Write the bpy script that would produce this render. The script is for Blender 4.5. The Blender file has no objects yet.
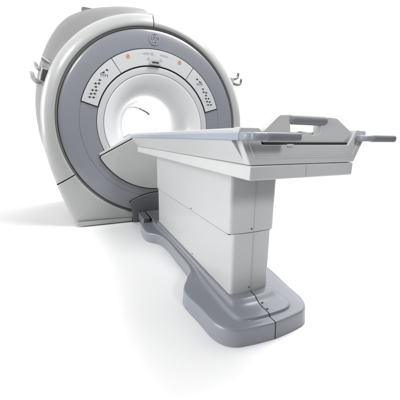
import bpy, bmesh, math
from mathutils import Vector, Matrix

# ------------------------------------------------------------------ camera
scene = bpy.context.scene
C = scene.collection
PI = math.pi
R_ = math.radians

cam_d = bpy.data.cameras.new('camera')
cam_d.sensor_width = 36.0
cam_d.lens = 272.227 / 400 * 36
cam_d.clip_end = 500
cam_d.clip_start = .05
cam = bpy.data.objects.new('camera', cam_d)
C.objects.link(cam)
FW = Vector((.39372016, .89155202, -.22387369))
RT = Vector((.91582181, -.40140295, .01208672))
UP = Vector((.07908762, .2097872, .97454322))
M = Matrix((RT, UP, -FW)).transposed().to_4x4()
M.translation = Vector((-.8087, -3.0751, .9602))
cam.matrix_world = M
scene.camera = cam
scene.render.resolution_x = 1024
scene.render.resolution_y = 1024

# ------------------------------------------------------------------ studio light
world = bpy.data.worlds.new('World')
scene.world = world
world.use_nodes = True
wn, wl = world.node_tree.nodes, world.node_tree.links
wn.clear()
wo = wn.new('ShaderNodeOutputWorld')
bg = wn.new('ShaderNodeBackground')
tc = wn.new('ShaderNodeTexCoord')
dot = wn.new('ShaderNodeVectorMath'); dot.operation = 'DOT_PRODUCT'
dot.inputs[1].default_value = (-.12, .98, .10)          # white cyclorama beyond the scanner, dim studio behind the camera
ramp = wn.new('ShaderNodeValToRGB')
mr = wn.new('ShaderNodeMapRange')
mr.inputs['From Min'].default_value = -1
mr.inputs['From Max'].default_value = 1
e = ramp.color_ramp.elements
e[0].position = .25; e[0].color = (.10, .104, .11, 1)
e[1].position = .64; e[1].color = (1.02, 1.02, 1.02, 1)
bg.inputs['Strength'].default_value = 1.0
wl.new(tc.outputs['Generated'], dot.inputs[0])
wl.new(dot.outputs['Value'], mr.inputs['Value'])
wl.new(mr.outputs['Result'], ramp.inputs['Fac'])
wl.new(ramp.outputs['Color'], bg.inputs['Color'])
wl.new(bg.outputs['Background'], wo.inputs['Surface'])

def sun(name, frm, strength, angle, col=(1, 1, 1)):
    l = bpy.data.lights.new(name, 'SUN')
    l.energy = strength; l.angle = R_(angle); l.color = col
    o = bpy.data.objects.new(name, l)
    C.objects.link(o)
    o.rotation_euler = Vector(frm).to_track_quat('Z', 'Y').to_euler()
    return o
sun('overhead_light', (.85, .22, 1), 1.7, 75)
sun('side_light', (-1, -.02, .27), 3.0, 36)
fb = bpy.data.lights.new('front_softbox', 'AREA')
fb.shape = 'DISK'; fb.size = 2.0; fb.energy = 155
fo = bpy.data.objects.new('front_softbox', fb)
C.objects.link(fo)
fo.location = (1.3, -1.45, 4.1)
fo.rotation_euler = (Vector((0, 0, 1.7)) - Vector(fo.location)).to_track_quat('-Z', 'Y').to_euler()

def spot(name, loc, target, energy, deg, blend, radius):
    l = bpy.data.lights.new(name, 'SPOT')
    l.energy = energy; l.spot_size = R_(deg); l.spot_blend = blend; l.shadow_soft_size = radius
    o = bpy.data.objects.new(name, l)
    C.objects.link(o)
    o.location = loc
    o.rotation_euler = (Vector(target) - Vector(loc)).to_track_quat('-Z', 'Y').to_euler()
spot('scanner_fill_spot', (-2.1, -2.3, 3.3), (-.85, 0, 1.72), 250, 42, 1.0, .35)  # added spot, brightens the upper left of the fascia
spot('table_fill_spot', (.5, -5.4, 2.6), (.06, -2.27, 1.0), 680, 17, 1.0, .55)  # added spot behind the camera, lifts the table's end face

scene.view_settings.view_transform = 'Standard'
scene.view_settings.look = 'None'
scene.view_settings.exposure = 0.0
scene.view_settings.gamma = 1.0
scene.render.engine = 'CYCLES'
scene.cycles.max_bounces = 10
scene.cycles.diffuse_bounces = 6
scene.cycles.caustics_reflective = False
scene.cycles.caustics_refractive = False
scene.cycles.blur_glossy = 1.0

# ------------------------------------------------------------------ materials
def mat(name, col, rough=.4, coat=0., spec=.5, grain=.03, bump=.0, bscale=400, metal=0.):
    m = bpy.data.materials.new(name)
    m.use_nodes = True
    n, l = m.node_tree.nodes, m.node_tree.links
    b = n['Principled BSDF']
    b.inputs['Roughness'].default_value = rough
    b.inputs['Coat Weight'].default_value = coat
    b.inputs['Coat Roughness'].default_value = .12
    b.inputs['Specular IOR Level'].default_value = spec
    b.inputs['Metallic'].default_value = metal
    t = n.new('ShaderNodeTexCoord')
    nz = n.new('ShaderNodeTexNoise')
    nz.inputs['Scale'].default_value = 3.0
    nz.inputs['Detail'].default_value = 6
    l.new(t.outputs['Object'], nz.inputs['Vector'])
    mx = n.new('ShaderNodeMix'); mx.data_type = 'RGBA'
    a = [c * (1 - grain) for c in col]; c2 = [min(1, c * (1 + grain)) for c in col]
    mx.inputs['A'].default_value = (*a, 1)
    mx.inputs['B'].default_value = (*c2, 1)
    l.new(nz.outputs['Fac'], mx.inputs['Factor'])
    l.new(mx.outputs['Result'], b.inputs['Base Color'])
    rr = n.new('ShaderNodeMapRange')
    rr.inputs['To Min'].default_value = max(.02, rough - .03)
    rr.inputs['To Max'].default_value = rough + .03
    l.new(nz.outputs['Fac'], rr.inputs['Value'])
    l.new(rr.outputs['Result'], b.inputs['Roughness'])
    if bump:
        n2 = n.new('ShaderNodeTexNoise')
        n2.inputs['Scale'].default_value = bscale
        n2.inputs['Detail'].default_value = 2
        l.new(t.outputs['Object'], n2.inputs['Vector'])
        bp = n.new('ShaderNodeBump')
        bp.inputs['Strength'].default_value = bump
        bp.inputs['Distance'].default_value = .0006
        l.new(n2.outputs['Fac'], bp.inputs['Height'])
        l.new(bp.outputs['Normal'], b.inputs['Normal'])
    return m

WHITE = mat('white_paint', (.45, .453, .455), .345, .2, bump=.25)
SHELL = mat('shell_paint', (.345, .349, .345), .34, .25, bump=.25)
COVER = mat('grey_cover_paint', (.36, .365, .36), .36, .2, bump=.25)
FUNNEL = mat('bore_liner', (.64, .645, .65), .345, .2)
BORE = mat('bore_tube_gloss', (.88, .88, .88), .345, .2)
MAGNET = mat('magnet_cover_shaded', (.155, .158, .155), .34, .3, bump=.25)  # same grey as the fascia, darkened: the cover's shade is put into the colour
PANEL = mat('panel_plastic', (.45, .455, .46), .4, .1)
BLUE = mat('blue_grey_paint', (.192, .201, .224), .345, .5, grain=.012)
BASE = mat('slate_base_paint', (.19, .202, .23), .34, .3, bump=.3)
STRIP = mat('blue_rail_plastic', (.25, .28, .345), .35, .2)
DOCK = mat('dark_dock_plastic', (.105, .11, .122), .45, 0, bump=.3)
GROOVE = mat('groove_rubber', (.14, .137, .13), .45)
SEAM = mat('seam_shadow_gap', (.012, .012, .013), .7)
GRIP = mat('grip_rubber', (.15, .155, .17), .5, 0)
ARM = mat('handle_arm_paint', (.22, .232, .262), .4, .05)
PED = mat('pedestal_paint', (.405, .408, .413), .36, .15, bump=.25)
ICON = mat('icon_print', (.03, .03, .035), .5)
FAINT = mat('faint_print', (.30, .30, .32), .5)
RED = mat('red_print', (.62, .16, .08), .4)
EMB = mat('emblem_silver', (.42, .44, .49), .3, 0, metal=.3)
EMBD = mat('emblem_dark', (.15, .157, .185), .4)
CHROME = mat('hook_metal', (.22, .22, .225), .3, 0, metal=.5)
FLOORM = mat('white_studio_floor', (.93, .93, .93), .6, 0, spec=.3, grain=.004)

# ------------------------------------------------------------------ mesh helpers
def link(name, bm, material, parent=None, smooth=35, bevel=0, seg=3, recalc=True):
    if recalc:
        bmesh.ops.recalc_face_normals(bm, faces=bm.faces)
    me = bpy.data.meshes.new(name)
    bm.to_mesh(me); bm.free()
    if smooth:
        me.polygons.foreach_set('use_smooth', [True] * len(me.polygons))
        me.set_sharp_from_angle(angle=R_(smooth))
    me.materials.append(material)
    o = bpy.data.objects.new(name, me)
    C.objects.link(o)
    if parent: o.parent = parent
    if bevel:
        b = o.modifiers.new('bevel', 'BEVEL')
        b.width = bevel; b.segments = seg; b.limit_method = 'ANGLE'; b.angle_limit = R_(28)
        b.harden_normals = False
    return o

def add_box(bm, c, s, rot=None):
    r = bmesh.ops.create_cube(bm, size=1)
    vs = r['verts']
    for v in vs:
        v.co = Vector((v.co.x * s[0], v.co.y * s[1], v.co.z * s[2]))
        if rot: v.co = rot @ v.co
        v.co += Vector(c)
    return vs

def add_prism(bm, pts, f0, f1):
    """pts: 2d outline; f0/f1 map a 2d point to 3d at either end"""
    a = [bm.verts.new(f0(p)) for p in pts]
    b = [bm.verts.new(f1(p)) for p in pts]
    n = len(pts)
    bm.faces.new(a); bm.faces.new(list(reversed(b)))
    for i in range(n):
        bm.faces.new((a[i], b[i], b[(i + 1) % n], a[(i + 1) % n]))

def xz(y): return lambda p: Vector((p[0], y, p[1]))
def xy(z): return lambda p: Vector((p[0], p[1], z))

def add_grid(bm, rows, close_u=False, close_v=False, cap0=False, cap1=False):
    g = [[bm.verts.new(p) for p in r] for r in rows]
    nr, nc = len(g), len(g[0])
    for i in range(nr if close_u else nr - 1):
        for j in range(nc if close_v else nc - 1):
            q = [g[i][j], g[i][(j + 1) % nc], g[(i + 1) % nr][(j + 1) % nc], g[(i + 1) % nr][j]]
            bm.faces.new(q)
    if cap0: bm.faces.new(g[0])
    if cap1: bm.faces.new(g[-1])
    return g

def add_tube(bm, pts, r, n=12, cap=True):
    pts = [Vector(p) for p in pts]
    rad = r if isinstance(r, (list, tuple)) else [r] * len(pts)
    rows = []
    up = Vector((0, 0, 1))
    for i, p in enumerate(pts):
        d = (pts[min(i + 1, len(pts) - 1)] - pts[max(i - 1, 0)]).normalized()
        if abs(d.dot(up)) > .95: up = Vector((0, 1, 0))
        s = d.cross(up).normalized(); u = s.cross(d)
        rows.append([p + (s * math.cos(2 * PI * k / n) + u * math.sin(2 * PI * k / n)) * rad[i] for k in range(n)])
    add_grid(bm, rows, close_v=True, cap0=cap, cap1=cap)

def smooth_path(P, k=8):
    P = [Vector(p) for p in P]
    out = []
    for i in range(len(P) - 1):
        a, b, c, d = P[max(i - 1, 0)], P[i], P[i + 1], P[min(i + 2, len(P) - 1)]
        for j in range(k):
            t = j / k
            out.append(.5 * ((2 * b) + (c - a) * t + (2 * a - 5 * b + 4 * c - d) * t * t + (3 * b - a - 3 * c + d) * t ** 3))
    out.append(P[-1])
    return out

def rounded(poly, r, n=5):
    """round every corner of a 2d polygon"""
    out = []
    m = len(poly)
    for i in range(m):
        p = Vector(poly[i]); a = Vector(poly[i - 1]); b = Vector(poly[(i + 1) % m])
        rr = r[i] if isinstance(r, (list, tuple)) else r
        da, db = (a - p), (b - p)
        q = min(rr, da.length * .45, db.length * .45)
        s, e_ = p + da.normalized() * q, p + db.normalized() * q
        if q < 1e-5: out.append(p); continue
        for k in range(n + 1):
            t = k / n
            out.append(s * (1 - t) ** 2 + p * 2 * t * (1 - t) + e_ * t * t)
    return out

def empty(name, loc, label, cat):
    o = bpy.data.objects.new(name, None)
    o.empty_display_size = .2
    o.location = loc
    C.objects.link(o)
    o['label'] = label; o['category'] = cat
    return o

# ------------------------------------------------------------------ floor
# a white sheet runs out under the machine and far behind it; the unseen dark floor under the camera is added to cut bounced light
bm = bmesh.new()
add_prism(bm, [(-120, -3.0), (120, -3.0), (120, 160), (-120, 160)], xy(-.002), xy(0))
fl = link('floor', bm, FLOORM, smooth=0)
fl['kind'] = 'structure'
bm = bmesh.new()
add_prism(bm, [(-120, -80), (120, -80), (120, -2.9), (-120, -2.9)], xy(-.02), xy(-.006))
sf = link('unseen_dark_floor', bm, DOCK, smooth=0)
sf['kind'] = 'structure'

# ================================================================== SCANNER
ZC = 1.07
scanner = empty('mri_scanner', (0, 0, 0),
                'large light grey MRI scanner with a blue-grey ring round its open bore', 'medical scanner')

def pol(r, deg, y):
    a = R_(deg)
    return Vector((r * math.cos(a), y, ZC + r * math.sin(a)))

# outline of the front fascia as radius over angle: a circle above, straight flanks and a flat foot below
left = [(-1.125, 1.07), (-1.127, .96), (-1.118, .82), (-1.087, .64), (-1.032, .42), (-.972, .22), (-.925, .075), (-.905, .03), (-.88, .014), (-.6, .012), (-.3, .012), (0, .012)]
dense = []
for i in range(len(left) - 1):
    for k in range(12):
        t = k / 12
        dense.append((left[i][0] * (1 - t) + left[i + 1][0] * t, left[i][1] * (1 - t) + left[i + 1][1] * t))
dense.append(left[-1])
TAB = sorted((180 + math.degrees(math.atan2(-(z - ZC), -x)), math.hypot(x, z - ZC)) for x, z in dense)
def F(deg):
    d = deg % 360
    if d < 90: d = 180 - d
    elif d > 270: d = 540 - d
    if d <= 180: return 1.125
    for i in range(len(TAB) - 1):
        if TAB[i][0] <= d <= TAB[i + 1][0]:
            t = (d - TAB[i][0]) / max(1e-9, TAB[i + 1][0] - TAB[i][0])
            return TAB[i][1] * (1 - t) + TAB[i + 1][1] * t
    return TAB[-1][1]
# outline of the magnet cover behind it
BT = [(-30, 1.16), (0, 1.17), (30, 1.185), (54, 1.215), (64, 1.225), (80, 1.235), (89, 1.25), (90.6, 1.255), (91.4, 1.285),
      (100, 1.295), (109, 1.312), (118, 1.345), (126.5, 1.362), (132, 1.35), (138, 1.325), (148, 1.28), (163, 1.222), (180, 1.187), (189, 1.18), (196, 1.16)]
def B(deg):
    d = deg % 360
    if d > 300: d -= 360
    if d < -15 or d > 196:
        return F(deg)
    for i in range(len(BT) - 1):
        if BT[i][0] <= d <= BT[i + 1][0]:
            t = (d - BT[i][0]) / (BT[i + 1][0] - BT[i][0])
            return max(F(deg), BT[i][1] * (1 - t) + BT[i + 1][1] * t)
    return F(deg)

# ---- fascia ring in three panels, split by real gaps
PROF = [(0, .045), (0, .0), (.012, -.011), (.05, -.017), (.16, -.020), (.30, -.018), (.45, -.013), (.60, -.005), (.72, .004), (.82, .014), (.90, .025), (.96, .038), (.99, .050), (1.0, .058), (1.0, .066), (.985, .075)]
RI = .997
def fascia(a0, a1):
    bm = bmesh.new()
    n = max(8, int(abs(a1 - a0) / 1.2))
    rows = []
    for i in range(n + 1):
        a = a0 + (a1 - a0) * i / n
        f = F(a)
        w = f - RI
        rows.append([pol(RI + w * s if s > .3 or w < .12 else RI + s * w, a, y) for s, y in PROF])
    g = add_grid(bm, rows)
    for row in (g[0], g[-1]): bm.faces.new(row)
    return link('fascia_panel', bm, SHELL, scanner, smooth=50)
fascia(90.25, 209.7)
fascia(89.75, -29.7)
fascia(210.3, 329.7)
# dark backing inside the gaps
bm = bmesh.new()
rows = []
for i in range(241):
    a = 360 * i / 240
    rows.append([pol(RI + (F(a) - RI) * s, a, y) for s, y in ((0, .03), (.6, .024), (.9, .05), (.965, .07), (.9, .085))])
add_grid(bm, rows[:-1], close_u=True)
link('fascia_backing', bm, SEAM, scanner)

# ---- groove between fascia and blue ring
bm = bmesh.new()
rows = []
for i in range(240):
    a = 360 * i / 240
    rows.append([pol(r, a, y) for r, y in ((1.0, .02), (.996, .006), (.988, .004), (.979, .008), (.974, .022), (.966, .03))])
add_grid(bm, rows, close_u=True)
link('groove_ring', bm, GROOVE, scanner, smooth=60)

# ---- blue ring
bm = bmesh.new()
rows = []
RP = [(.968, .03), (.972, .010), (.970, .002), (.962, -.004), (.945, -.008), (.90, -.010), (.84, -.010), (.785, -.008), (.783, -.005), (.779, -.005), (.777, -.008),
      (.72, -.007), (.66, -.005), (.6205, -.003), (.6195, .02)]
for i in range(300):
    a = 360 * i / 300
    rows.append([pol(r, a, y) for r, y in RP])
add_grid(bm, rows, close_u=True)
link('blue_ring', bm, BLUE, scanner, smooth=50)

# ---- control panels with their black seams
def sector(bm, r0, r1, a0, a1, y0, y1, n=40):
    o = [(r1, a0 + (a1 - a0) * i / n) for i in range(n + 1)] + [(r0, a1 - (a1 - a0) * i / n) for i in range(n + 1)]
    add_prism(bm, o, lambda p: pol(p[0], p[1], y0), lambda p: pol(p[0], p[1], y1))
bm = bmesh.new()
sector(bm, .6195, .7885, 16.4, 163.6, -.0112, .0, 90)
link('panel_gap', bm, SEAM, scanner, smooth=0)
YP = -.0165
panels = {}
for nm, a0, a1 in (('left', 124.45, 162.9), ('top', 56.05, 123.95), ('right', 17.1, 55.55)):
    bm = bmesh.new()
    sector(bm, .6260, .7795, a0, a1, YP, -.004, 50)
    panels[nm] = link('control_panel', bm, PANEL, scanner, smooth=0, bevel=.002, seg=2)

def disc(bm, c, r, y, n=16, th=.0016, ring=0):
    if ring:
        rows = []
        for i in range(n):
            a = 2 * PI * i / n
            rows.append([Vector((c.x + q * math.cos(a), yy, c.z + q * math.sin(a))) for q, yy in ((ring, y), (r, y), (r, y + th), (ring, y + th))])
        add_grid(bm, rows, close_u=True, close_v=True)
    else:
        add_prism(bm, [(c.x + r * math.cos(2 * PI * i / n), c.z + r * math.sin(2 * PI * i / n)) for i in range(n)], xz(y), xz(y + th))

# button positions on the left panel, metres (x, z); mirrored on the right one
def unproj(px, py, y):
    d = FW + RT * ((px - 200) / 272.227) - UP * ((py - 200) / 272.227)
    t = (y + 3.0751) / d.y
    return Vector((-.8087, -3.0751, .9602)) + d * t
BTN = [(107, 70), (99.7, 80), (95.5, 83.4), (99, 83.4), (95.9, 86.8), (92.5, 90), (96.2, 90.4), (91, 93.7), (94.8, 93.7), (89.7, 97), (93.6, 97.4)]
BTN = [unproj(a, b, YP) for a, b in BTN]
TRI = unproj(102.6, 72.3, YP)
ROW = [unproj(101 + i * 2.1, 75.4 + i * .25, YP) for i in range(4)]
for nm, s in (('left', 1), ('right', -1)):
    par = panels[nm]
    for p in BTN:
        c = Vector((p.x * s, 0, p.z))
        bm = bmesh.new()
        disc(bm, c, .0098, YP - .0018, th=.004)
        link('button', bm, ICON, par, smooth=40, bevel=.001, seg=2)
    for p in BTN:
        bm = bmesh.new()
        add_box(bm, (p.x * s, YP - .0004, p.z), (.050, .0012, .0028), Matrix.Rotation(R_(-5 * s), 3, 'Y'))
        link('button_mark', bm, FAINT, par, smooth=0)
    for p in ROW:
        bm = bmesh.new(); add_box(bm, (p.x * s, YP - .0004, p.z + .008), (.010, .0012, .012))
        link('indicator_mark', bm, ICON, par, smooth=0)
        bm = bmesh.new(); add_box(bm, (p.x * s, YP - .0004, p.z - .008), (.006, .0012, .006))
        link('indicator_mark', bm, ICON, par, smooth=0)
    t = Vector((TRI.x * s, 0, TRI.z))
    bm = bmesh.new()
    add_prism(bm, [(t.x - .022 * s, t.z - .010), (t.x + .018 * s, t.z - .008), (t.x + .018 * s, t.z + .012)], xz(YP - .001), xz(YP + .0006))
    link('volume_mark', bm, ICON, par, smooth=0)

# top panel: two red stop buttons, a display strip, small marks
tp = panels['top']
for a in (112, 68):
    c = pol(.738, a, 0)
    bm = bmesh.new(); disc(bm, c, .0185, YP - .003, 24, .006, ring=.0135)
    o = link('stop_button', bm, RED, tp, smooth=40)
    bm = bmesh.new(); disc(bm, c, .0068, YP - .003, 16, .006)
    link('stop_button_cap', bm, RED, o, smooth=40)
def arc_mark(r, a, w, h, name='display_block'):
    c = pol(r, a, 0)
    rot = Matrix.Rotation(-R_(a - 90), 3, 'Y')
    bm = bmesh.new()
    add_box(bm, (c.x, YP - .0004, c.z), (w, .0012, h), rot)
    link(name, bm, FAINT, tp, smooth=0)
for a in (98.5, 96.8, 95.2): arc_mark(.7370, a, .017, .020)
for a in (93.0, 91.5): arc_mark(.7370, a, .016, .020)
for k in range(5): arc_mark(.7370, 84.8 - k * 1.45, .014, .018)
for a in (103.5, 101.2, 100.2, 88.2, 76.2, 73.6): arc_mark(.7370, a, .007, .006, 'display_dot')
for k in range(5): arc_mark(.7200, 92.5 - k * .8, .005, .004, 'display_dot')
for q in (-1, 1):
    bm = bmesh.new()
    x0 = q * .055
    add_prism(bm, [(x0, ZC + .672), (x0 + q * .035, ZC + .672), (x0 + q * .002, ZC + .706)], xz(YP - .001), xz(YP + .0005))
    link('beam_mark', bm, FAINT, tp, smooth=0)
# laser alignment lamp housing
bm = bmesh.new()
add_prism(bm, rounded([(-.062, ZC + .628), (.062, ZC + .628), (.046, ZC + .675), (-.046, ZC + .675)], .006, 3), xz(-.04), xz(-.004))
lz = link('laser_housing', bm, SHELL, scanner, smooth=30, bevel=.003)
bm = bmesh.new(); add_box(bm, (.002, -.0405, ZC + .650), (.070, .003, .016))
link('laser_window', bm, ICON, lz, smooth=0)

# ---- emblem
ec = pol(.88, 89.6, 0)
bm = bmesh.new(); disc(bm, ec, .055, -.0135, 48, .005)
em = link('emblem', bm, EMBD, scanner, smooth=40)
bm = bmesh.new(); disc(bm, ec, .056, -.0165, 48, .006, ring=.0505)
for q in range(4):                                   # swashes inside the rim
    a = PI / 4 + q * PI / 2 + .2
    pts = []
    for k in range(9):
        t = k / 8
        rr = .047 - .012 * math.sin(t * PI)
        aa = a - .62 + 1.24 * t
        pts.append((ec.x + rr * math.cos(aa), -.0155, ec.z + rr * math.sin(aa)))
    add_tube(bm, pts, [.0008 + .0017 * math.sin(PI * k / 8) for k in range(9)], 6)
link('emblem_rim', bm, EMB, em, smooth=40)
def script(name, strokes, rad, y, m, par):
    bm = bmesh.new()
    for st in strokes:
        pp = smooth_path([(ec.x + x, y, ec.z + z) for x, z in st], 6)
        add_tube(bm, pp, rad, 6)
    return link(name, bm, m, par, smooth=60)
G = [(-.006, .020), (-.016, .026), (-.026, .016), (-.027, -.004), (-.019, -.018), (-.008, -.014), (-.006, -.002), (-.013, .002), (-.006, .001), (-.005, -.016), (-.010, -.028), (-.020, -.027)]
E_ = [(.027, .017), (.018, .026), (.008, .019), (.010, .006), (.018, .002), (.009, -.003), (.005, -.015), (.013, -.025), (.024, -.019), (.028, -.009)]
script('emblem_monogram', [G, E_], .0032, -.0155, EMB, em)

# ---- inner light ring, black hairline and bore funnel
bm = bmesh.new()
rows = []
for i in range(200):
    a = 360 * i / 200
    rows.append([pol(r, a, y) for r, y in ((.6145, .02), (.6145, -.004), (.611, -.0075), (.603, -.009), (.57, -.007), (.553, -.004), (.5515, .0), (.5515, .02))])
add_grid(bm, rows, close_u=True)
link('inner_ring', bm, PANEL, scanner, smooth=50)
bm = bmesh.new()
rows = []
for i in range(160):
    a = 360 * i / 160
    rows.append([pol(r, a, .010) for r in (.626, .540)])
add_grid(bm, rows, close_u=True)
link('ring_gap', bm, SEAM, scanner, smooth=0)
FUN = [(.5475, .03), (.5475, .0), (.5455, -.001), (.530, .006), (.505, .020), (.475, .042), (.445, .070), (.415, .105), (.388, .145), (.362, .195), (.342, .250), (.326, .31), (.316, .37), (.309, .44),
       (.305, .55), (.303, .56)]
TUBE = [(.303, .562), (.302, .75), (.302, 1.0), (.302, 1.38), (.306, 1.44), (.32, 1.49), (.355, 1.53), (.44, 1.55)]
bm = bmesh.new()
rows = []
for i in range(160):
    a = 360 * i / 160
    rows.append([pol(r, a, y) for r, y in FUN])
add_grid(bm, rows, close_u=True)
link('bore_funnel', bm, FUNNEL, scanner, smooth=60)
bm = bmesh.new()
rows = [[pol(r, 360 * i / 160, y) for r, y in TUBE] for i in range(160)]
add_grid(bm, rows, close_u=True)
link('bore_tube', bm, BORE, scanner, smooth=60)
lamp = bpy.data.lights.new('bore_lamp', 'POINT')       # the bore light of the scanner, blown out in the photograph
lamp.energy = 2.8; lamp.shadow_soft_size = .06
lo_ = bpy.data.objects.new('bore_lamp', lamp)
C.objects.link(lo_); lo_.parent = scanner; lo_.location = (.12, .62, 1.2)
def on_bore(px, py, R=.2995):
    d = FW + RT * ((px - 200) / 272.227) - UP * ((py - 200) / 272.227)
    o = Vector((-.8087, -3.0751, .9602 - ZC))
    a = d.x ** 2 + d.z ** 2; b = 2 * (o.x * d.x + o.z * d.z); c = o.x ** 2 + o.z ** 2 - R * R
    t = (-b + math.sqrt(max(0, b * b - 4 * a * c))) / (2 * a)
    p = o + d * t
    return math.degrees(math.atan2(p.z, p.x)), p.y
# dark slots in the rear rim of the bore
for (p0, p1, m) in (((126.5, 108.3), (130.5, 107.6), ICON), ((131.5, 107.4), (138.0, 108.2), FAINT), ((139.0, 108.6), (141.3, 109.6), ICON), ((142.0, 110.0), (149.0, 114.6), ICON)):
    (a0, y0), (a1, y1) = on_bore(*p0), on_bore(*p1)
    bm = bmesh.new()
    rows = []
    for i in range(9):
        t = i / 8
        rows.append([pol(r, a0 + (a1 - a0) * t, y0 + (y1 - y0) * t + dy) for r, dy in ((.2975, -.045), (.2975, .045), (.3035, .045), (.3035, -.045))])
    add_grid(bm, rows, close_v=True, cap0=True, cap1=True)
    link('bore_slot', bm, m, scanner, smooth=0)

# ---- lower cover below the table line
bm = bmesh.new()
def low_poly(r, ea, top, cr):
    arc = [(r * math.cos(R_(a)), ZC + r * math.sin(R_(a))) for a in [180 - ea + (2 * ea + 0) * 0 + 0 for _ in ()]]
    pts = []
    n = 48
    for i in range(n + 1):
        a = 207.0 + ea + (126 - 2 * ea) * i / n
        pts.append(Vector((r * math.cos(R_(a)), ZC + r * math.sin(R_(a)))))
    L = [Vector((-.255, top))]
    R2 = [Vector((.255, top))]
    poly = pts + R2 + L
    rad = [0] * len(poly)
    rad[0] = cr; rad[n] = cr
    out = []
    m = len(poly)
    for i in range(m):
        if rad[i] == 0: out.append(poly[i]); continue
        p, a_, b_ = poly[i], poly[i - 1], poly[(i + 1) % m]
        # round the corner with the straight edge only over the given length
        s = p + (a_ - p).normalized() * min(cr, (a_ - p).length * .9)
        e2 = p + (b_ - p).normalized() * min(cr, (b_ - p).length * .9)
        for k in range(6):
            t = k / 5
            out.append(s * (1 - t) ** 2 + p * 2 * t * (1 - t) + e2 * t * t)
    return out
add_prism(bm, low_poly(.700, 0, .947, .03), xz(-.0145), xz(.02))
link('lower_cover_gap', bm, SEAM, scanner, smooth=0)
bm = bmesh.new()
add_prism(bm, low_poly(.690, .6, .940, .03), xz(-.030), xz(.01))
link('lower_cover', bm, COVER, scanner, smooth=25, bevel=.006, seg=4)
# pale ledge on the upper edge of the cover, running back into the funnel
for s in (-1, 1):
    n = Vector((-.470, .8825))
    a, b = Vector((-.603, .757)) + n * .008, Vector((-.215, .963)) + n * .008
    q = [a, b, b + n * .028, a + n * .020]
    q = [(v.x * s, v.y) for v in q]
    bm = bmesh.new()
    add_prism(bm, q, xz(-.024), xz(.40))
    link('cover_ledge', bm, PANEL, scanner, smooth=25, bevel=.005)

# kick plates along the foot
for s in (-1, 1):
    bm = bmesh.new()
    add_prism(bm, [(-.872 * s, .013), (-.890 * s, .034), (-.882 * s, .056), (-.304 * s, .056), (-.304 * s, .013)], xz(-.0150), xz(.05))
    link('kick_plate', bm, SHELL, scanner, smooth=25, bevel=.005)

# ---- dark docking block at the foot
bm = bmesh.new()
top = []
for i in range(25):
    x = -.335 + .67 * i / 24
    top.append((x, .332 - .095 * (x / .335) ** 2))
add_prism(bm, [(-.30, .004), (-.305, .15), (-.318, .165), (-.318, .2), (-.335, .205)] + top[1:-1] + [(.335, .205), (.318, .2), (.318, .165), (.305, .15), (.30, .004)], xz(-.046), xz(.03))
link('dock_block', bm, DOCK, scanner, smooth=25, bevel=.004)
bm = bmesh.new()
add_prism(bm, [(-.303, .003), (-.303, .19)] + [(x * .99, z + .008) for x, z in top] + [(.303, .19), (.303, .003)], xz(-.020), xz(.03))
link('dock_gap', bm, SEAM, scanner, smooth=0)

# ---- magnet cover behind the fascia
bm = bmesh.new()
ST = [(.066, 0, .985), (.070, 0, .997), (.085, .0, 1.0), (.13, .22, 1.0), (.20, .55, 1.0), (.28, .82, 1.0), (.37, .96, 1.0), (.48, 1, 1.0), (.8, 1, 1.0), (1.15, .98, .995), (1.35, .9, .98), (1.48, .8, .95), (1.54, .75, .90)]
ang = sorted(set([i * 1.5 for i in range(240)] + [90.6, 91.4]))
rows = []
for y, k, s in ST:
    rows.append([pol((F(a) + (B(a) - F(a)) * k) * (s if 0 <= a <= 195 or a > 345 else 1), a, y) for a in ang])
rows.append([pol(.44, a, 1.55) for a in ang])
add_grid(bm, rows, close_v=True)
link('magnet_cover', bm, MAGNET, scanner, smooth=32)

# top fitting
bm = bmesh.new()
c = unproj(92, 11.2, .55)
pts = [(-.10, -.10), (-.11, .0), (-.09, .010), (.02, .009), (.07, .0), (.14, -.10)]
add_prism(bm, rounded(pts, .01, 3), lambda p: Vector((c.x + p[0], .50, c.z + p[1])), lambda p: Vector((c.x + p[0], .66, c.z + p[1])))
link('top_fitting', bm, GRIP, scanner, smooth=30, bevel=.006)

# side niche with dark socket, and coil hooks on both flanks
bm = bmesh.new()
a = unproj(41.5, 58.5, .2); b = unproj(46.8, 62.5, .13)
rot = Matrix.Rotation(R_(-28), 3, 'Y')
mid = (a + b) / 2
mid.x += .022
add_box(bm, mid, (.085, .09, .016), Matrix.Rotation(R_(34), 3, 'Y'))
ne = link('niche_edge', bm, WHITE, scanner, smooth=25, bevel=.004)
bm = bmesh.new()
add_box(bm, mid + Vector((-.006, 0, -.012)), (.078, .08, .010), Matrix.Rotation(R_(34), 3, 'Y'))
link('niche_shadow_gap', bm, GROOVE, ne, smooth=0)
bm = bmesh.new()
n0 = unproj(43.3, 75.2, .12)
add_box(bm, n0, (.052, .05, .125), Matrix.Rotation(R_(16), 3, 'Y'))
sk = link('side_socket', bm, SHELL, scanner, smooth=25, bevel=.008)
bm = bmesh.new()
n0 = unproj(44.0, 75.2, .092)
add_box(bm, n0, (.040, .006, .108), Matrix.Rotation(R_(16), 3, 'Y'))
so = link('socket_grille', bm, ICON, sk, smooth=25, bevel=.003)
def hook(px, y, rad, m):
    bm = bmesh.new()
    pp = smooth_path([unproj(u, v, y + d) for u, v, d in px], 7)
    rr = [rad * (1.0 - .25 * i / (len(pp) - 1)) for i in range(len(pp))]
    d = (pp[-1] - pp[-2]).normalized()
    e_ = rr[-1]
    pp += [pp[-1] + d * e_ * .5, pp[-1] + d * e_ * .85, pp[-1] + d * e_]
    rr += [e_ * .86, e_ * .5, e_ * .08]
    add_tube(bm, pp, rr, 14)
    link('coil_hook', bm, m, scanner, smooth=60)
hook([(42, 69.5, 0), (38.6, 68.6, -.02), (37, 67.2, -.02), (35.8, 64.8, -.02), (35.0, 63.0, -.02)], .2, .021, SHELL)
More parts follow.
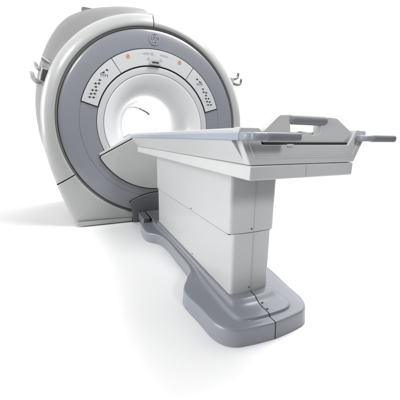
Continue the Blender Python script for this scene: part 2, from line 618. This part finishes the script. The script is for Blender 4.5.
hook([(42, 81, 0), (37, 81.2, -.02), (33.8, 78.8, -.02), (32.2, 75.8, -.02), (31.5, 73.2, -.02)], .2, .026, SHELL)
for p_ in ((231.5, 81),):
    bm = bmesh.new()
    add_box(bm, unproj(p_[0], p_[1], .16), (.05, .05, .075))
    link('hook_bracket', bm, SHELL, scanner, smooth=25, bevel=.01)
hook([(231, 79, .0), (235.2, 78.8, 0), (237.6, 77.0, 0), (238.3, 73.6, .0)], .16, .018, CHROME)
hook([(232, 83, 0), (237.2, 84.8, 0), (240.2, 83.6, 0), (241.2, 79.6, 0)], .16, .018, CHROME)
# ================================================================== TABLE
table = empty('patient_table', (0, -1.3, 0),
              'white patient table with grey push handles on a telescopic column and slate base', 'patient table')
table.location = (0, 0, 0)

# ---- floor base, lofted between plan contours
GROUND = [(0, -2.176), (.13, -2.165), (.222, -2.142), (.279, -2.068), (.298, -1.93), (.318, -1.735), (.245, -1.592), (.183, -1.48), (.176, -1.2), (.176, -.95), (.206, -.79), (.290, -.665), (.290, -.43), (.256, -.374), (0, -.37)]
RIDGE = [(0, -2.162), (.13, -2.150), (.212, -2.127), (.264, -2.058), (.284, -1.93), (.305, -1.742), (.233, -1.606), (.171, -1.492), (.164, -1.2), (.164, -.95), (.195, -.805), (.276, -.668), (.277, -.442), (.246, -.390), (0, -.385)]
STEP = [(0, -2.118), (.09, -2.114), (.142, -2.096), (.166, -2.05), (.170, -1.93), (.168, -1.742), (.160, -1.606), (.1505, -1.492), (.149, -1.2), (.149, -.95), (.151, -.805), (.158, -.648), (.158, -.46), (.145, -.435), (0, -.43)]
COLLAR = [(0, -2.000), (.08, -1.996), (.119, -1.988), (.138, -1.965), (.140, -1.90), (.140, -1.742), (.139, -1.606), (.138, -1.492), (.137, -1.2), (.137, -.95), (.137, -.805), (.137, -.648), (.137, -.50), (.122, -.48), (0, -.475)]
def lerp(A, Bq, t): return [(a[0] * (1 - t) + b[0] * t, a[1] * (1 - t) + b[1] * t) for a, b in zip(A, Bq)]
def contour(half, z, k=7):
    # the far flank keeps its width a little longer than the near one
    far = []
    for i, (x, y) in enumerate(half):
        w = max(0, min(1, (x - .17) / .1)) if i == 5 else max(0, min(1, (x - .155) / .06)) if i == 6 else max(0, min(1, (x - .150) / .014)) if i == 7 else 0
        far.append((x + (.018 if i == 5 else .055 if i == 6 else 0) * w, y + (.07 if i == 5 else .10 if i == 6 else .08) * w))
    h = smooth_path([(x, y, z) for x, y in far], k)
    n = smooth_path([(x, y, z) for x, y in half], k)
    mir = [Vector((-v.x, v.y, v.z)) for v in reversed(n[1:-1])]
    return h + mir
levels = [(GROUND, .004), (lerp(GROUND, RIDGE, .1), .012), (lerp(GROUND, RIDGE, .30), .068), (lerp(GROUND, RIDGE, .42), .083), (lerp(GROUND, RIDGE, .65), .0895), (RIDGE, .0912),
          (lerp(RIDGE, STEP, .35), .0912), (lerp(RIDGE, STEP, .80), .0905), (lerp(RIDGE, STEP, .88), .0920), (lerp(RIDGE, STEP, .95), .1000), (STEP, .1050),
          (lerp(STEP, COLLAR, .12), .1068), (lerp(STEP, COLLAR, .45), .1075), (lerp(STEP, COLLAR, .72), .1105), (lerp(STEP, COLLAR, .9), .121), (COLLAR, .131), (lerp(COLLAR, [(x * .9, y + .02 if y < -1.9 else y) for x, y in COLLAR], .6), .134)]
bm = bmesh.new()
rows = [contour(h, z) for h, z in levels]
add_grid(bm, rows, close_v=True, cap0=True, cap1=True)
base = link('base', bm, BASE, table, smooth=55)
# centre seam of the base
bm = bmesh.new()
prof = [(h[0][1], z) for h, z in levels] + [(-1.945, .1345)]
rows = [[Vector((s * .0022, y - .0012, z + .0010)) for s in (-1, 1)] for y, z in prof]
add_grid(bm, rows)
link('base_seam', bm, SEAM, base, smooth=0)
def top_z(y):
    for (ya, za), (yb, zb) in zip(prof[5:], prof[6:]):
        if ya <= y <= yb: return za + (zb - za) * (y - ya) / max(1e-6, yb - ya)
    return .11
for px, py in ((262.0, 303.0), (267.2, 308.8)):
    d = FW + RT * ((px - 200) / 272.227) - UP * ((py - 200) / 272.227)
    p = Vector((-.8087, -3.0751, .9602)) + d * ((.1085 - .9602) / d.z)
    bm = bmesh.new()
    z = top_z(p.y)
    add_prism(bm, [(p.x + .0075 * math.cos(i * PI / 8), p.y + .0075 * math.sin(i * PI / 8)) for i in range(16)], xy(z - .004), xy(z + .0012))
    link('screw', bm, ICON, base, smooth=40)
# connector between base and scanner
bm = bmesh.new()
add_prism(bm, rounded([(-.232, -.41), (.232, -.41), (.232, -.06), (-.232, -.06)], .01, 3), xy(.006), xy(.080))
dc = link('dock_connector', bm, DOCK, table, smooth=25, bevel=.004)
for s in (-1, 1):
    bm = bmesh.new()
    add_prism(bm, rounded([(-.245 * s, -.34), (-.175 * s, -.34), (-.175 * s, -.07), (-.245 * s, -.07)], .008, 3), xy(.05), xy(.125))
    link('dock_rail', bm, DOCK, dc, smooth=25, bevel=.004)
bm = bmesh.new()
add_prism(bm, rounded([(-.155, -.50), (.155, -.50), (.155, -.06), (-.155, -.06)], .008, 3), xy(.078), xy(.128))
link('dock_latch', bm, DOCK, dc, smooth=25, bevel=.004)

# ---- pedestal, two telescoping sections with a slightly bowed near face
def ped(name, w, y0, y1, z0, z1, bow, cr):
    near = [(-w + (2 * w) * i / 12, y0 - bow * (1 - (2 * i / 12 - 1) ** 2)) for i in range(13)]
    poly = near + [(w, y1), (-w, y1)]
    rad = [0] * 13 + [.012, .012]; rad[0] = cr; rad[12] = cr
    # round the two near corners with arcs
    out = []
    for i, p in enumerate(poly):
        p = Vector(p)
        if not rad[i]: out.append(p); continue
        a_, b_ = Vector(poly[i - 1]), Vector(poly[(i + 1) % len(poly)])
        qa, qb = min(rad[i], (a_ - p).length * .95), min(rad[i], (b_ - p).length * .95)
        s, e2 = p + (a_ - p).normalized() * qa, p + (b_ - p).normalized() * qb
        for k in range(7):
            t = k / 6
            out.append(s * (1 - t) ** 2 + p * 2 * t * (1 - t) + e2 * t * t)
    bm = bmesh.new()
    add_prism(bm, out, xy(z0), xy(z1))
    return link(name, bm, PED, table, smooth=25, bevel=.0025, seg=2)
up = ped('upper_column', .1425, -1.932, -.54, .4775, .836, .012, .026)
lo = ped('lower_column', .1240, -1.936, -.505, .118, .4755, .012, .026)
bm = bmesh.new()
add_box(bm, (0, -1.235, .476), (.270, 1.375, .008))
link('column_gap', bm, SEAM, lo, smooth=0)
for o, y, z0, z1 in ((up, -1.9452, .479, .81), (lo, -1.9492, .132, .471)):
    bm = bmesh.new(); add_box(bm, (0, y + .0006, (z0 + z1) / 2), (.0022, .002, z1 - z0))
    link('column_seam', bm, FAINT, o, smooth=0)
def stud(c, nrm, par):
    bm = bmesh.new()
    m = Vector(nrm).to_track_quat('Z', 'Y').to_matrix().to_4x4(); m.translation = Vector(c)
    bmesh.ops.create_cone(bm, cap_ends=True, segments=12, radius1=.0045, radius2=.0038, depth=.004, matrix=m)
    link('screw', bm, ICON, par, smooth=40)
for y, z in ((-.60, .492), (-1.42, .492)): stud((-.1435, y, z), (-1, 0, 0), up)
for y, z in ((-1.40, .150),): stud((-.125, y, z), (-1, 0, 0), lo)
stud((-.012, -1.9448, .497), (0, -1, 0), up)
stud((-.012, -1.9488, .162), (0, -1, 0), lo)

# ---- tabletop body: constant cross-section, slanted flanks over a vertical sill
YE, YF = -2.268, -.285
bm = bmesh.new()
sec = [(-.262, .8105), (.262, .8105), (.262, .8645), (-.262, .8645)]
add_prism(bm, sec, lambda p: Vector((p[0], YE, p[1])), lambda p: Vector((p[0], YF + .03, p[1])))
sill = link('table_sill', bm, WHITE, table, smooth=25, bevel=.006)
bm = bmesh.new(); add_box(bm, (.0, YE - .0004, .8378), (.0018, .0012, .046))
link('sill_seam', bm, FAINT, sill, smooth=0)
bm = bmesh.new()
sec = [(-.2575, .866), (.2575, .866), (.322, .951), (.322, .966), (-.322, .966), (-.322, .951)]
add_prism(bm, sec, lambda p: Vector((p[0], YE + .034, p[1])), lambda p: Vector((p[0], YF, p[1])))
link('table_body', bm, WHITE, table, smooth=25, bevel=.003)
bm = bmesh.new()
add_box(bm, (0, -1.28, .865), (.505, 1.93, .004))
link('body_gap', bm, FAINT, table, smooth=0)

# side rails (blue-grey strip) on both flanks
for s in (-1, 1):
    bm = bmesh.new()
    add_prism(bm, rounded([(.306, .9525), (.334, .9525), (.334, .9765), (.306, .9765)], .005, 3),
              lambda p: Vector((p[0] * s, -2.300, p[1])), lambda p: Vector((p[0] * s, -.317, p[1])))
    rl = link('side_rail', bm, STRIP, table, smooth=40)

# ---- cradle: pale moving top with raised edges
bm = bmesh.new()
sec = rounded([(-.303, .967), (.303, .967), (.303, .992), (.285, .996), (.22, .990), (0, .984), (-.22, .990), (-.285, .996), (-.303, .992)], .004, 2)
add_prism(bm, sec, lambda p: Vector((p[0], -2.225, p[1])), lambda p: Vector((p[0], -.31, p[1])))
cradle = link('cradle', bm, WHITE, table, smooth=30)

# ---- end frame: a trough with raised wings, sloped inner band and recessed panel
outer = [(-.262, .8665), (.262, .8665), (.316, .985), (.312, .9965), (.254, .9985), (.2465, .988)]
inn_r = [(.2165, .947), (.205, .938)]
outer = [(-.262, .8665), (.262, .8665), (.3165, .980), (.3125, .9965), (.252, .9985), (.219, .944), (.213, .938),
         (-.213, .938), (-.219, .944), (-.222, .966), (-.223, .988), (-.232, .9965), (-.3095, .9965), (-.3165, .980)]
bm = bmesh.new()
add_prism(bm, outer, xz(YE), xz(YE + .040))
ef = link('end_frame', bm, WHITE, table, smooth=25, bevel=.004, seg=3)
# inner sloped panel, lofted: proud rim line and recess
bm = bmesh.new()
A = [(-.284, .966), (-.2455, .8905), (.2455, .8905), (.289, .984)]
Bp = [(-.268, .966), (-.2365, .8990), (.2365, .8990), (.276, .984)]
def band(bm, P, Q, ya, yb):
    g = [[bm.verts.new(Vector((p[0], y, p[1]))) for p in L] for L, y in ((P, ya), (Q, yb))]
    for i in range(len(P) - 1):
        bm.faces.new((g[0][i], g[0][i + 1], g[1][i + 1], g[1][i]))
A2 = [(x * .988, z + .0035) for x, z in A]
add_prism(bm, A + list(reversed(A2)), xz(YE - .0025), xz(YE + .01))
link('end_frame_bead', bm, WHITE, ef, smooth=25, bevel=.001, seg=2)
# dark slot under the cradle bracket
bm = bmesh.new()
add_box(bm, (.002, YE + .028, .9405), (.42, .05, .013))
link('end_slot', bm, SEAM, table, smooth=0)
bm = bmesh.new()
add_box(bm, (-.092, YE + .002, .936), (.026, .02, .009))
link('slot_catch', bm, WHITE, table, smooth=25, bevel=.002)

# ---- cradle bracket with carrying grip
bo = [(-.212, .9455), (.194, .9465), (.203, .956), (.222, .972), (.230, .990), (.142, 1.040), (.090, 1.0435), (.090, 1.030), (.060, 1.020), (.060, .980),
      (.046, .972), (-.060, .972), (-.088, .978), (-.094, 1.020), (-.094, 1.0445), (-.140, 1.0425), (-.150, 1.036), (-.212, .982)]
bm = bmesh.new()
add_prism(bm, rounded(bo, .006, 3), xz(YE + .006), xz(YE + .046))
br = link('end_bracket', bm, WHITE, cradle, smooth=25, bevel=.004)
bm = bmesh.new()
def capsule_path(a, b, r, n=6):
    a, b = Vector(a), Vector(b)
    d = (b - a).normalized()
    P, Q = [], []
    for i in range(n):
        t = (i / n) * PI / 2
        P.append(a + d * r * (1 - math.cos(PI / 2 * i / n)) * 1.0); Q.append(max(.0008, r * math.sin(PI / 2 * i / n)))
    P2 = [a + d * r] + [b - d * r]
    pts = P + P2 + [b - (p - a) for p in reversed(P)]
    rad = Q + [r, r] + list(reversed(Q))
    return pts, rad
pts, rad = capsule_path((-.101, YE + .012, 1.0285), (.092, YE + .012, 1.0275), .0175)
add_tube(bm, pts, rad, 20)
link('bracket_grip', bm, GRIP, br, smooth=60)
# folded paper-white pad lip behind the grip
bm = bmesh.new()
add_prism(bm, rounded([(-.09, .966), (.07, .966), (.07, .979), (.02, .985), (-.03, .979), (-.09, .974)], .004, 3), xz(YE + .05), xz(YE + .16))
link('pad_edge', bm, WHITE, cradle, smooth=40, bevel=.003)

bm = bmesh.new()
add_prism(bm, rounded([(-.050, .979), (.052, .979), (.040, .987), (.0, .9895), (-.03, .984)], .003, 2), xz(YE + .055), xz(YE + .20))
pf = link('pad_fold', bm, FUNNEL, cradle, smooth=40, bevel=.002)
bm = bmesh.new()
add_tube(bm, smooth_path([(-.068, YE + .050, .9765), (-.048, YE + .050, .9805), (-.02, YE + .050, .984), (.012, YE + .050, .9875)], 5), [.0012] * 15 + [.0006], 6)
link('pad_crease', bm, GROOVE, pf, smooth=60)

# ---- push handles: pale arm with a dark rounded grip
def bar(name, P, h, t, m, par, close=True):
    """flat bar of height h and thickness t swept along plan points P, both ends rounded"""
    pts = [Vector(p) for p in P]
    rows = []
    for i, p in enumerate(pts):
        d = (pts[min(i + 1, len(pts) - 1)] - pts[max(i - 1, 0)]); d.z = 0; d.normalize()
        s = Vector((d.y, -d.x, 0))
        ring = rounded([(-t / 2, -h / 2), (t / 2, -h / 2), (t / 2, h / 2), (-t / 2, h / 2)], min(t, h) * .42, 4)
        rows.append([p + s * q.x + Vector((0, 0, q.y)) for q in ring])
    def end(row, p, d):
        return [[p + (q - p) * f + d * o for q in row] for f, o in ((.55, .0075), (.85, .0055), (.96, .003))]
    d0 = (pts[0] - pts[1]).normalized(); d1 = (pts[-1] - pts[-2]).normalized()
    rows = end(rows[0], pts[0], d0) + rows + list(reversed(end(rows[-1], pts[-1], d1)))
    bm = bmesh.new()
    add_grid(bm, rows, close_v=True, cap0=True, cap1=True)
    return link(name, bm, m, par, smooth=50)
def hp(px, py, y, z=.9652):
    v = unproj(px, py, y); v.z = z
    return v
lh = bar('push_handle', smooth_path([(-.322, -2.302, .9648), (-.3185, -2.322, .9648), (-.306, -2.335, .9648), hp(256, 137, -2.343), hp(269, 137, -2.346)], 5), .0270, .022, ARM, table)
bar('handle_grip', [hp(267.5, 137, -2.346), hp(275, 137, -2.346), hp(297.0, 137, -2.345), hp(298.3, 137, -2.345)], .0285, .026, GRIP, lh)
rh = bar('push_handle', smooth_path([hp(357, 138, -2.262, .9645), hp(360.5, 138.5, -2.285, .9645), hp(364, 138.5, -2.296, .9645), hp(368, 139, -2.300, .9645), hp(373.5, 139, -2.302, .9645)], 5), .0245, .020, ARM, table)
bar('handle_grip', [hp(372, 139, -2.302, .9643), hp(376, 139, -2.302, .9643), hp(391, 139, -2.303, .964), hp(392.8, 139, -2.303, .964)], .0285, .026, GRIP, rh)
